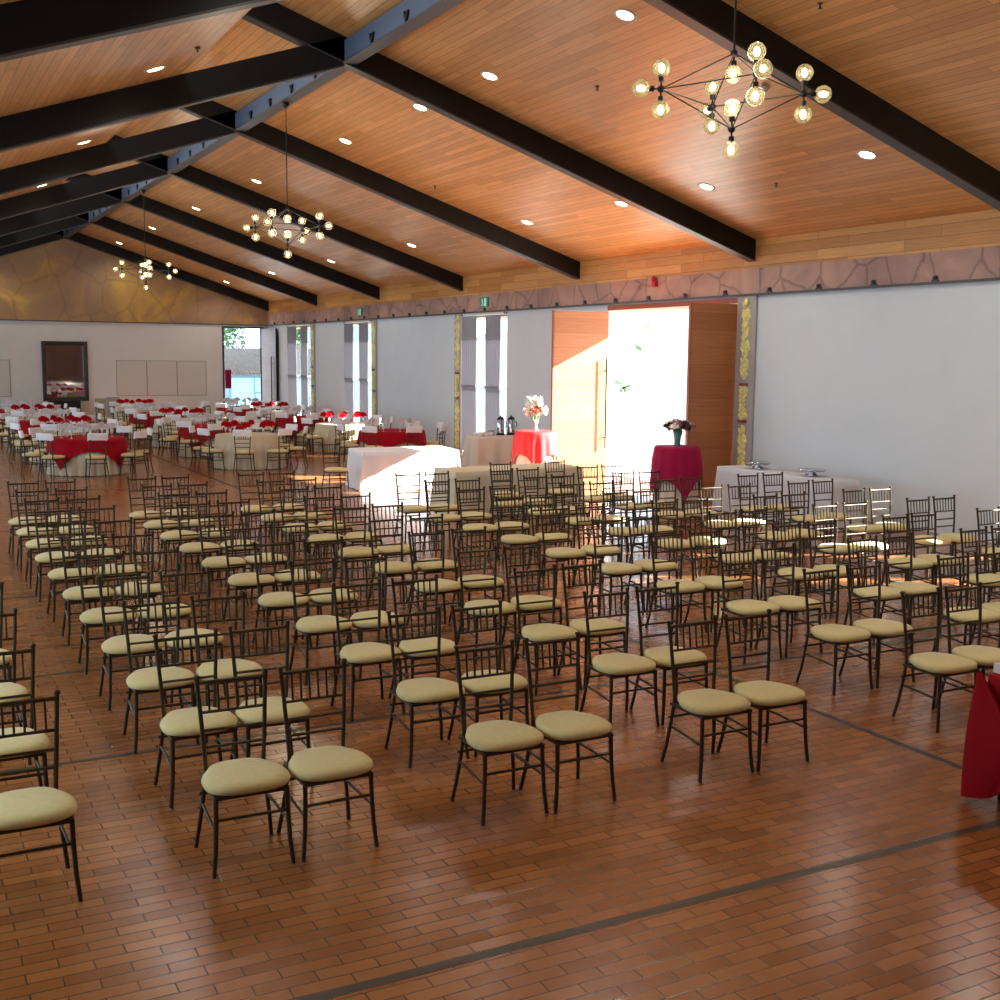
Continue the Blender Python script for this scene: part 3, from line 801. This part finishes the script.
# ------------------------------------------------------------------ buffet tables
def buffet(label, clabel, x0, x1, y0, y1, mat, h=.76, seed=0, rz=0.0, **kw):
    x, y = (x0 + x1) / 2, (y0 + y1) / 2
    table_under(label, x, y, lx=x1 - x0, ly=y1 - y0, h=h).rotation_euler = (0, 0, rz)
    return tag(obj('tablecloth', rect_cloth(x1 - x0, y1 - y0, h + .006, seed, **kw), mat, None, (x, y, 0), rz), clabel, 'tablecloth')
buffet('long table under the sunlit white cloth', 'white floor-length cloth on the sunlit table in the middle of the hall', 8.05, 10.0, 20.72, 21.8, M['linen_white'], seed=2, flare=.03, rz=-.12)
buffet('table under the beige cloth', 'beige cloth with pale top on the table behind the chair rows', 7.98, 10.35, 16.68, 17.5, M['linen_beige'], seed=4, flare=.03, amp=.015)
buffet('table under the coffee service cloth', 'cream cloth on the coffee service table near the window', 12.15, 13.4, 24.25, 24.85, M['linen_cream'], h=.73, seed=5, flare=.03, amp=.03)
buffet('long table against the right wall', 'pale grey cloth on the long table against the white right wall', 12.58, 13.12, 13.15, 15.93, M['linen_grey'], seed=6, flare=.02, amp=.02)
for i, (x, y, w) in enumerate(((12.9, 15.25, 'farther'), (12.9, 13.95, 'nearer'))):
    t = thing('serving_tray', '%s grey oval tray on the long table against the right wall' % w, 'tray', (x, y, .768), 0, 'oval trays by the right wall')
    obj('dish', MB().lathe([(.10, 0), (.09, .02), (.05, .05), (.05, .07), (.2, .082), (.215, .10), (.21, .103), (.19, .09), (.001, .086)], n=28, sx=.9, sy=1.1), M['urn'], t)
    obj('rim', MB().lathe([(.212, .100), (.221, .104), (.212, .108)], n=28, sx=.9, sy=1.1), M['urn'], t)
# coffee service
for i, (x, y, lab) in enumerate(((12.92, 24.55, 'left'), (13.18, 24.5, 'right'))):
    t = thing('coffee_urn', 'steel coffee urn with black trim on the cream-clothed table, %s of two' % lab, 'urn', (x, y, .738), 0, 'coffee urns')
    obj('body', MB().lathe([(.085, .04), (.09, .06), (.088, .36), (.07, .40)], n=20), M['urn'], t)
    obj('base', MB().lathe([(.10, 0), (.10, .035), (.085, .04)], n=20), M['black'], t)
    obj('lid', MB().lathe([(.085, .36), (.09, .38), (.06, .42), (.02, .43), (.02, .46), (.001, .465)], n=20), M['black'], t)
    obj('tap', MB().tube([(0, -.085, .1), (0, -.15, .1), (0, -.16, .07)], .014, 8), M['black'], t)
    obj('handle', MB().tube([(.085, 0, .32), (.15, 0, .30), (.15, 0, .20), (.088, 0, .17)], .012, 8), M['black'], t)
cup = MB().lathe([(.03, 0), (.035, .005), (.05, .06), (.052, .075), (.048, .075), (.03, .01), (.001, .008)], n=16).mesh('cup', M['china'])
for i in range(3):
    for j in range(3):
        lab = 'white cup on the coffee service table, %s row, %s from the left' % (('front', 'middle', 'back')[j], ORD[i])
        tag(ob('coffee_cup', cup, None, (12.32 + .125 * i, 24.36 + .14 * j, .738)), lab, 'cup', 'cups on the service table')
pl = MB()
for i in range(9): pl.lathe([(.05, i * .012), (.11, i * .012 + .012), (.112, i * .012 + .016), (.05, i * .012 + .006)], n=20)
for i in range(9):
    mb = MB().lathe([(.05, 0), (.115, .014), (.118, .018), (.05, .007), (.001, .006)], n=22)
    if i == 0: pme = mb.mesh('plate', M['china'])
    tag(ob('plate', pme, None, (12.75, 24.735, .738 + i * .0125)), 'white plate in the stack on the coffee service table', 'plate', 'stack of white plates')

# ------------------------------------------------------------------ cocktail tables by the door with flowers
def cocktail(x, y, r, h, mat, under, label, clabel, seed):
    table_under(label, x, y, r=r, h=h - .006)
    if under is not None:
        tag(obj('tablecloth', round_cloth(r + .004, h, 14, .022, .05, seed + 7, nz=9), under, None, (x, y, 0)), 'cream floor-length under-cloth of the ' + label, 'tablecloth')
    o = tag(obj('table_overlay', square_overlay(1.72 if seed == 3 else 1.9, r + .012, h + .008, seed), mat, None, (x, y, 0), 1.9 if seed == 3 else .5), clabel, 'tablecloth')
    return o
cocktail(11.95, 21.15, .36, 1.05, M['scarlet'], M['linen_cream'], 'high round table before the left door leaf', 'scarlet cloth with white sun stripes on the high table left of the door', 3)
cocktail(12.27, 16.66, .335, 1.05, M['magenta'], M['linen_cream'], 'high round table before the right door leaf', 'magenta cloth on the high table right of the door', 5)
def petal_ball(c, r, rnd, n=14):
    mb = MB(); c = Vector(c)
    for i in range(n):
        d = Vector((rnd.gauss(0, 1), rnd.gauss(0, 1), rnd.gauss(.3, .8))).normalized()
        a = d.orthogonal().normalized(); b = d.cross(a)
        p = c + d * r * .35
        q = [p - a * r * .3, p + a * r * .3, p + d * r * .9 + a * r * .4 + b * r * .2, p + d * r * .95 - a * r * .4 - b * r * .1]
        q += [v + b * .006 for v in q]
        mb.add(q, [(0, 1, 2, 3), (7, 6, 5, 4), (0, 4, 5, 1), (1, 5, 6, 2), (2, 6, 7, 3), (3, 7, 4, 0)], False)
    mb.ball(c, r * .45, 8)
    return mb
def leaf_mb(p, d, L, w):
    p = Vector(p); d = Vector(d).normalized(); a = d.cross(Vector((0, 0, 1))); a = a.normalized() if a.length > .01 else Vector((1, 0, 0)); b = d.cross(a) * .004
    pts = [p, p + d * L * .35 + a * w, p + d * L, p + d * L * .35 - a * w]
    mb = MB(); mb.add([q + b for q in pts] + [q - b for q in pts], [(0, 1, 2, 3), (7, 6, 5, 4), (0, 4, 5, 1), (1, 5, 6, 2), (2, 6, 7, 3), (3, 7, 4, 0)]); return mb
rnd = random.Random(11)
t = thing('flower_vase', 'tall vase of white lilies on the scarlet-clothed table', 'flowers', (11.95, 21.15, 1.066))
obj('vase', MB().lathe([(.07, 0), (.075, .01), (.03, .03), (.035, .1), (.06, .22), (.055, .22), (.03, .1)], n=20), M['clearvase'], t)
for i in range(7):
    a = 2 * PI * i / 7; h = .42 + .1 * (i % 3); x, y = .16 * math.cos(a), .12 * math.sin(a)
    obj('stem', MB().tube([(x * .1, y * .1, .03), (x * .5, y * .5, .25), (x, y, h)], .006, 6), M['leaf'], t)
    obj('bloom', petal_ball((x, y, h), .10, rnd), M['petalw'], t)
for i in range(6):
    a = rnd.uniform(0, 2 * PI); x, y = .2 * math.cos(a), .12 * math.sin(a)
    obj('bud', MB().tube([(x * .3, y * .3, .3), (x * .8, y * .8, .5), (x * 1.1, y * 1.1, .66)], [.006, .03, .006], 8), M['paleleaf'], t)
obj('bloom', petal_ball((-.12, -.12, .43), .075, rnd), M['petalc'], t); obj('bloom', petal_ball((-.02, -.13, .48), .06, rnd), M['petalc'], t)
t = thing('flower_vase', 'teal glass vase with dusky bouquet on the magenta-clothed table', 'flowers', (12.27, 16.66, 1.066))
obj('vase', MB().lathe([(.045, 0), (.05, .008), (.06, .12), (.085, .27), (.08, .27), (.055, .12)], n=20), M['vase'], t)
for i in range(15):
    a = 2 * PI * i / 15 * 2.4; rr = .06 + .23 * (i / 15); x, y = rr * math.cos(a), rr * math.sin(a); h = .43 - .12 * rr / .29 + rnd.uniform(-.02, .03)
    obj('stem', MB().tube([(x * .15, y * .15, .08), (x * .4, y * .4, .28), (x, y, h)], .005, 6), M['leaf'], t)
    obj('bloom', petal_ball((x, y, h), .07, rnd), (M['petalp'], M['petald'], M['petalw'], M['petald'])[i % 4], t)
for i in range(8):
    a = 2 * PI * i / 8; obj('leaf', leaf_mb((0, 0, .26), (math.cos(a), math.sin(a), .35), .26, .04), M['leaf'], t)

# ------------------------------------------------------------------ red-clothed table cut by the right edge
buffet('table under the deep red cloth', 'deep red cloth hanging from the table corner at the right edge', 5.70, 7.5, 3.7, 4.62, M['deepred'], h=.76, seed=8, drop=.55, amp=.02, flare=.02, corner=.02)
mb = MB(); v = []; n = 16; m = 12            # the long hanging corner of that cloth
for j in range(m + 1):
    u = j / m; z = .765 - .74 * u; half = .02 + .30 * math.sin(min(1, u * 1.25) * PI / 2) * (1 - .45 * max(0, u - .7) / .3)
    for i in range(n + 1):
        w = -1 + 2 * i / n; fold = .035 * math.cos(w * 5 + u) * u
        d = half * (1 if w > 0 else 1) * abs(w) ** .8
        sh = .5 - .5 * math.tanh(w * 4)
        x = 5.70 + (d if w > 0 else 0) - .02 - .10 * u - .02 * math.sin(u * 3) - fold * .6
        y = 4.66 - (d if w < 0 else 0) - .14 * u * sh + abs(fold) * .6 + .03 * u
        v.append((x, y, max(.02, z + .10 * abs(w) * u)))
nv = len(v); v += [(p[0] - .008, p[1] + .008, p[2]) for p in v]; f = []
for j in range(m):
    for i in range(n):
        q = j * (n + 1) + i; f += [(q, q + 1, q + n + 2, q + n + 1), (nv + q + n + 1, nv + q + n + 2, nv + q + 1, nv + q)]
mb.add(v, f, True)
ncl = [o for o in COL.objects if o.get('label', '').startswith('deep red cloth')][0]
cc = obj('hanging_corner', mb, M['deepred'], ncl); cc.location = -Vector(ncl.location)
t = thing('patterned_box', 'small beige patterned box on the red-clothed table at the right edge', 'box', (5.86, 4.56, .768))
obj('body', MB().box(-.12, .14, -.09, .05, 0, .055), M['panel'], t)
for i in range(3): obj('dot', MB().lathe([(.001, 0), (.012, .002), (.001, .004)], (0, 0, 0), 10, T=Matrix.Translation((-.1 + .05 * i, .051, .03)) @ Matrix.Rotation(-PI / 2, 4, 'X')), M['bark'], t)

# ------------------------------------------------------------------ small furniture along the far wall
t = thing('folding_screen', 'beige and lilac upright boards standing by the far wall', 'screen', (7.05, 43.5, 0))
obj('panel', MB().box(-.42, -.06, -.03, .03, 0, .97), M['box1'], t); obj('panel', MB().box(-.04, .42, -.05, .01, 0, 1.02), M['box2'], t)
t = thing('low_cabinet', 'low black cabinet under the mirror', 'cabinet', (6.0, 46.6, 0))
obj('body', MB().box(-.55, .55, -.25, .25, .08, .8), M['black'], t)
for s in (-1, 1): obj('door', MB().box(s * .28 - .25, s * .28 + .25, -.27, -.25, .12, .76), M['black'], t)
for sx in (-1, 1):
    for sy in (-1, 1): obj('leg', MB().box(sx * .5 - .02, sx * .5 + .02, sy * .2 - .02, sy * .2 + .02, 0, .08), M['rod'], t)
t = thing('candle_holder', 'slim dark candle holder on the cabinet in front of the mirror', 'candle holder', (5.85, 46.55, .80))
obj('stand', MB().lathe([(.07, 0), (.06, .02), (.02, .05), (.03, .12), (.015, .2), (.05, .28), (.05, .3)], n=14), M['mframe'], t); obj('candle', MB().lathe([(.03, .3), (.03, .42), (.002, .43)], n=12), M['china'], t)

# ------------------------------------------------------------------ outdoors
struct('ground_outside', MB().box(XW + .18, 70, -20, 90, -.14, -.02).box(-20, XW + .28, YF + .3, 90, -.14, -.02), M['paving'])
struct('roof_eave', MB().box(XW + .18, 15.3, YB, YF + .3, 3.62, 3.80), M['eave'])
cw = tag(obj('courtyard_wall', MB().box(24, 24.3, 14, 64, -.05, 3.5), M['outwall']), 'bright white courtyard wall seen through the open double door', 'wall')
obj('coping', MB().box(23.94, 24.36, 14, 64, 3.5, 3.62), M['paving'], cw)
def big_leaf_plant(x, y, label, n, h, seed):
    r = random.Random(seed); t = thing('leafy_plant', label, 'plant', (x, y, -.02))
    obj('stem', MB().tube([(0, 0, 0), (.03, .02, h * .5), (0, 0, h)], [.03, .025, .015], 8), M['paving'], t)
    for i in range(n):
        a = 2 * PI * i / n + r.random(); d = (math.cos(a), math.sin(a), r.uniform(-.1, .5)); obj('leaf', leaf_mb((0, 0, h * r.uniform(.75, 1)), d, r.uniform(.6, .9), .13), M['leaf'], t)
    return t
big_leaf_plant(21.6, 32.4, 'broad-leaved plant outside the door, against the bright wall', 7, 1.85, 2)
big_leaf_plant(22.6, 32.8, 'taller leafy plant topping the bright wall outside the door', 10, 3.7, 5)
# house, tiled roof and trees beyond the far doorway
hs = thing('neighbour_house', 'pale house with tiled roof seen through the far doorway', 'building', (15.5, 56, 0))
obj('wall', MB().box(-5, 5, 0, 4, -.05, 1.72), M['housewall'], hs)
obj('shade_block', MB().box(4.6, 9, -9, 5, -.05, 10.5), M['housewall'], hs)  # unseen tall block added to keep the sun off the house
mb = MB(); n = 60; v = []
for j in range(2):
    for i in range(n * 4 + 1):
        x = -5.2 + 10.4 * i / (n * 4); v.append((x, -.35 if j == 0 else 3.2, (1.66 if j == 0 else 2.85) + .05 * abs(math.sin(i / 4 * PI))))
m = n * 4 + 1; nv = len(v); v += [(p[0], p[1], p[2] - .06) for p in v]
mb.add(v, [(i, i + 1, i + m + 1, i + m) for i in range(m - 1)] + [(nv + i + m, nv + i + m + 1, nv + i + 1, nv + i) for i in range(m - 1)] + [(nv + i, nv + i + 1, i + 1, i) for i in range(m - 1)], True)
obj('roof', mb, M['rooft'], hs)
wf = obj('window', MB().box(-.75, .95, -.06, -.001, .0, .06).box(-.75, .95, -.06, -.001, 1.44, 1.5).box(-.75, -.69, -.06, -.001, .06, 1.44).box(.89, .95, -.06, -.001, .06, 1.44).box(.42, .48, -.06, -.001, .06, 1.44).box(.48, .89, -.06, -.001, .7, .76), M['teal'], hs)
obj('pane', MB().box(-.69, .89, -.03, -.002, .06, 1.44), M['curtainlit'], wf)
def tree(x, y, h, r, label, seed):
    rr = random.Random(seed); t = thing('garden_tree', label, 'tree', (x, y, -.02), 0, 'trees beyond the hall')
    obj('trunk', MB().tube([(0, 0, 0), (.1, 0, h * .4), (0, .1, h * .75)], [.18, .14, .05], 10), M['bark'], t)
    mb = MB()
    for i in range(1400):
        d = Vector((rr.gauss(0, 1), rr.gauss(0, 1), rr.gauss(0, .8))).normalized() * r * rr.uniform(.35, 1.0); c = Vector((0, 0, h * .75)) + d
        a = Vector((rr.gauss(0, 1), rr.gauss(0, 1), rr.gauss(0, 1))).normalized(); b = a.orthogonal().normalized(); s = rr.uniform(.10, .2)
        mb.add([c - a * s, c + b * s * .5, c + a * s, c - b * s * .5], [(0, 1, 2, 3)])
    obj('foliage', mb, M['leaf'], t)
tree(15.6, 63, 5.0, 2.0, 'green tree behind the house roof in the far doorway', 4)
tree(20.6, 64, 5.0, 1.8, 'smaller tree right of the house roof in the far doorway', 9)

# ------------------------------------------------------------------ daylight and lamps
w = bpy.data.worlds.new('sky'); S.world = w; w.use_nodes = True
bg = w.node_tree.nodes['Background']; bg.inputs['Color'].default_value = (.62, .80, 1.0, 1); bg.inputs['Strength'].default_value = 4.5
sd = bpy.data.lights.new('sun', 'SUN'); sd.energy = 78.0; sd.angle = .009; sd.color = (1, .97, .92)
so = bpy.data.objects.new('sun', sd); COL.objects.link(so)
so.rotation_mode = 'QUATERNION'; so.rotation_quaternion = Vector((0, 0, -1)).rotation_difference(Vector((-1, .54, -.47)).normalized())
def area(name, loc, direction, sx, sy, power, col, portal=False):
    ld = bpy.data.lights.new(name, 'AREA'); ld.shape = 'RECTANGLE'; ld.size = sx; ld.size_y = sy; ld.energy = power; ld.color = col
    o = bpy.data.objects.new(name, ld); COL.objects.link(o); o.location = loc
    z = -Vector(direction).normalized(); up = Vector((0, 0, 1)) if abs(z.z) < .95 else Vector((0, 1, 0))
    xx = up.cross(z).normalized(); yy = z.cross(xx)
    o.matrix_world = Matrix(((xx.x, yy.x, z.x, loc[0]), (xx.y, yy.y, z.y, loc[1]), (xx.z, yy.z, z.z, loc[2]), (0, 0, 0, 1)))
    if portal: ld.cycles.is_portal = True
    return o
area('far_door_portal', (12.97, YF + .2, 1.8), (0, -1, 0), 1.56, 3.6, 1, (1, 1, 1), True)
area('door_portal', (XW + .2, 19.47, 1.8), (-1, 0, 0), 4.3, 3.6, 1, (1, 1, 1), True)
BL = (.60, .81, .98)
for yy in (7.0, 14.0, 21.0, 28.0, 35.0, 42.0):
    area('left_wall_fill', (XL + .05, yy, 2.2), (1, 0, 0), 4.0, 2.4, 235, BL)  # added fill panels on the solid left wall, no windows there
area('front_wall_fill', (7.0, YB + .05, 2.3), (0, 1, 0), 8.0, 2.6, 30, BL)  # added fill panel behind the camera; that wall has no window
area('clerestory_daylight', (3.36, 20.0, 7.4), (1, 0, -.25), 44.0, 1.1, 800, (.72, .85, 1.0))

# ------------------------------------------------------------------ colour management
S.view_settings.view_transform = 'Standard'; S.view_settings.look = 'None'
S.view_settings.exposure = -0.35; S.view_settings.gamma = 1.0; S.view_settings.use_curve_mapping = False
S.cycles.max_bounces = 8; S.cycles.diffuse_bounces = 4; S.cycles.glossy_bounces = 3; S.cycles.transmission_bounces = 4; S.cycles.transparent_max_bounces = 12
S.cycles.sample_clamp_indirect = 6.0; S.cycles.caustics_reflective = False; S.cycles.caustics_refractive = False
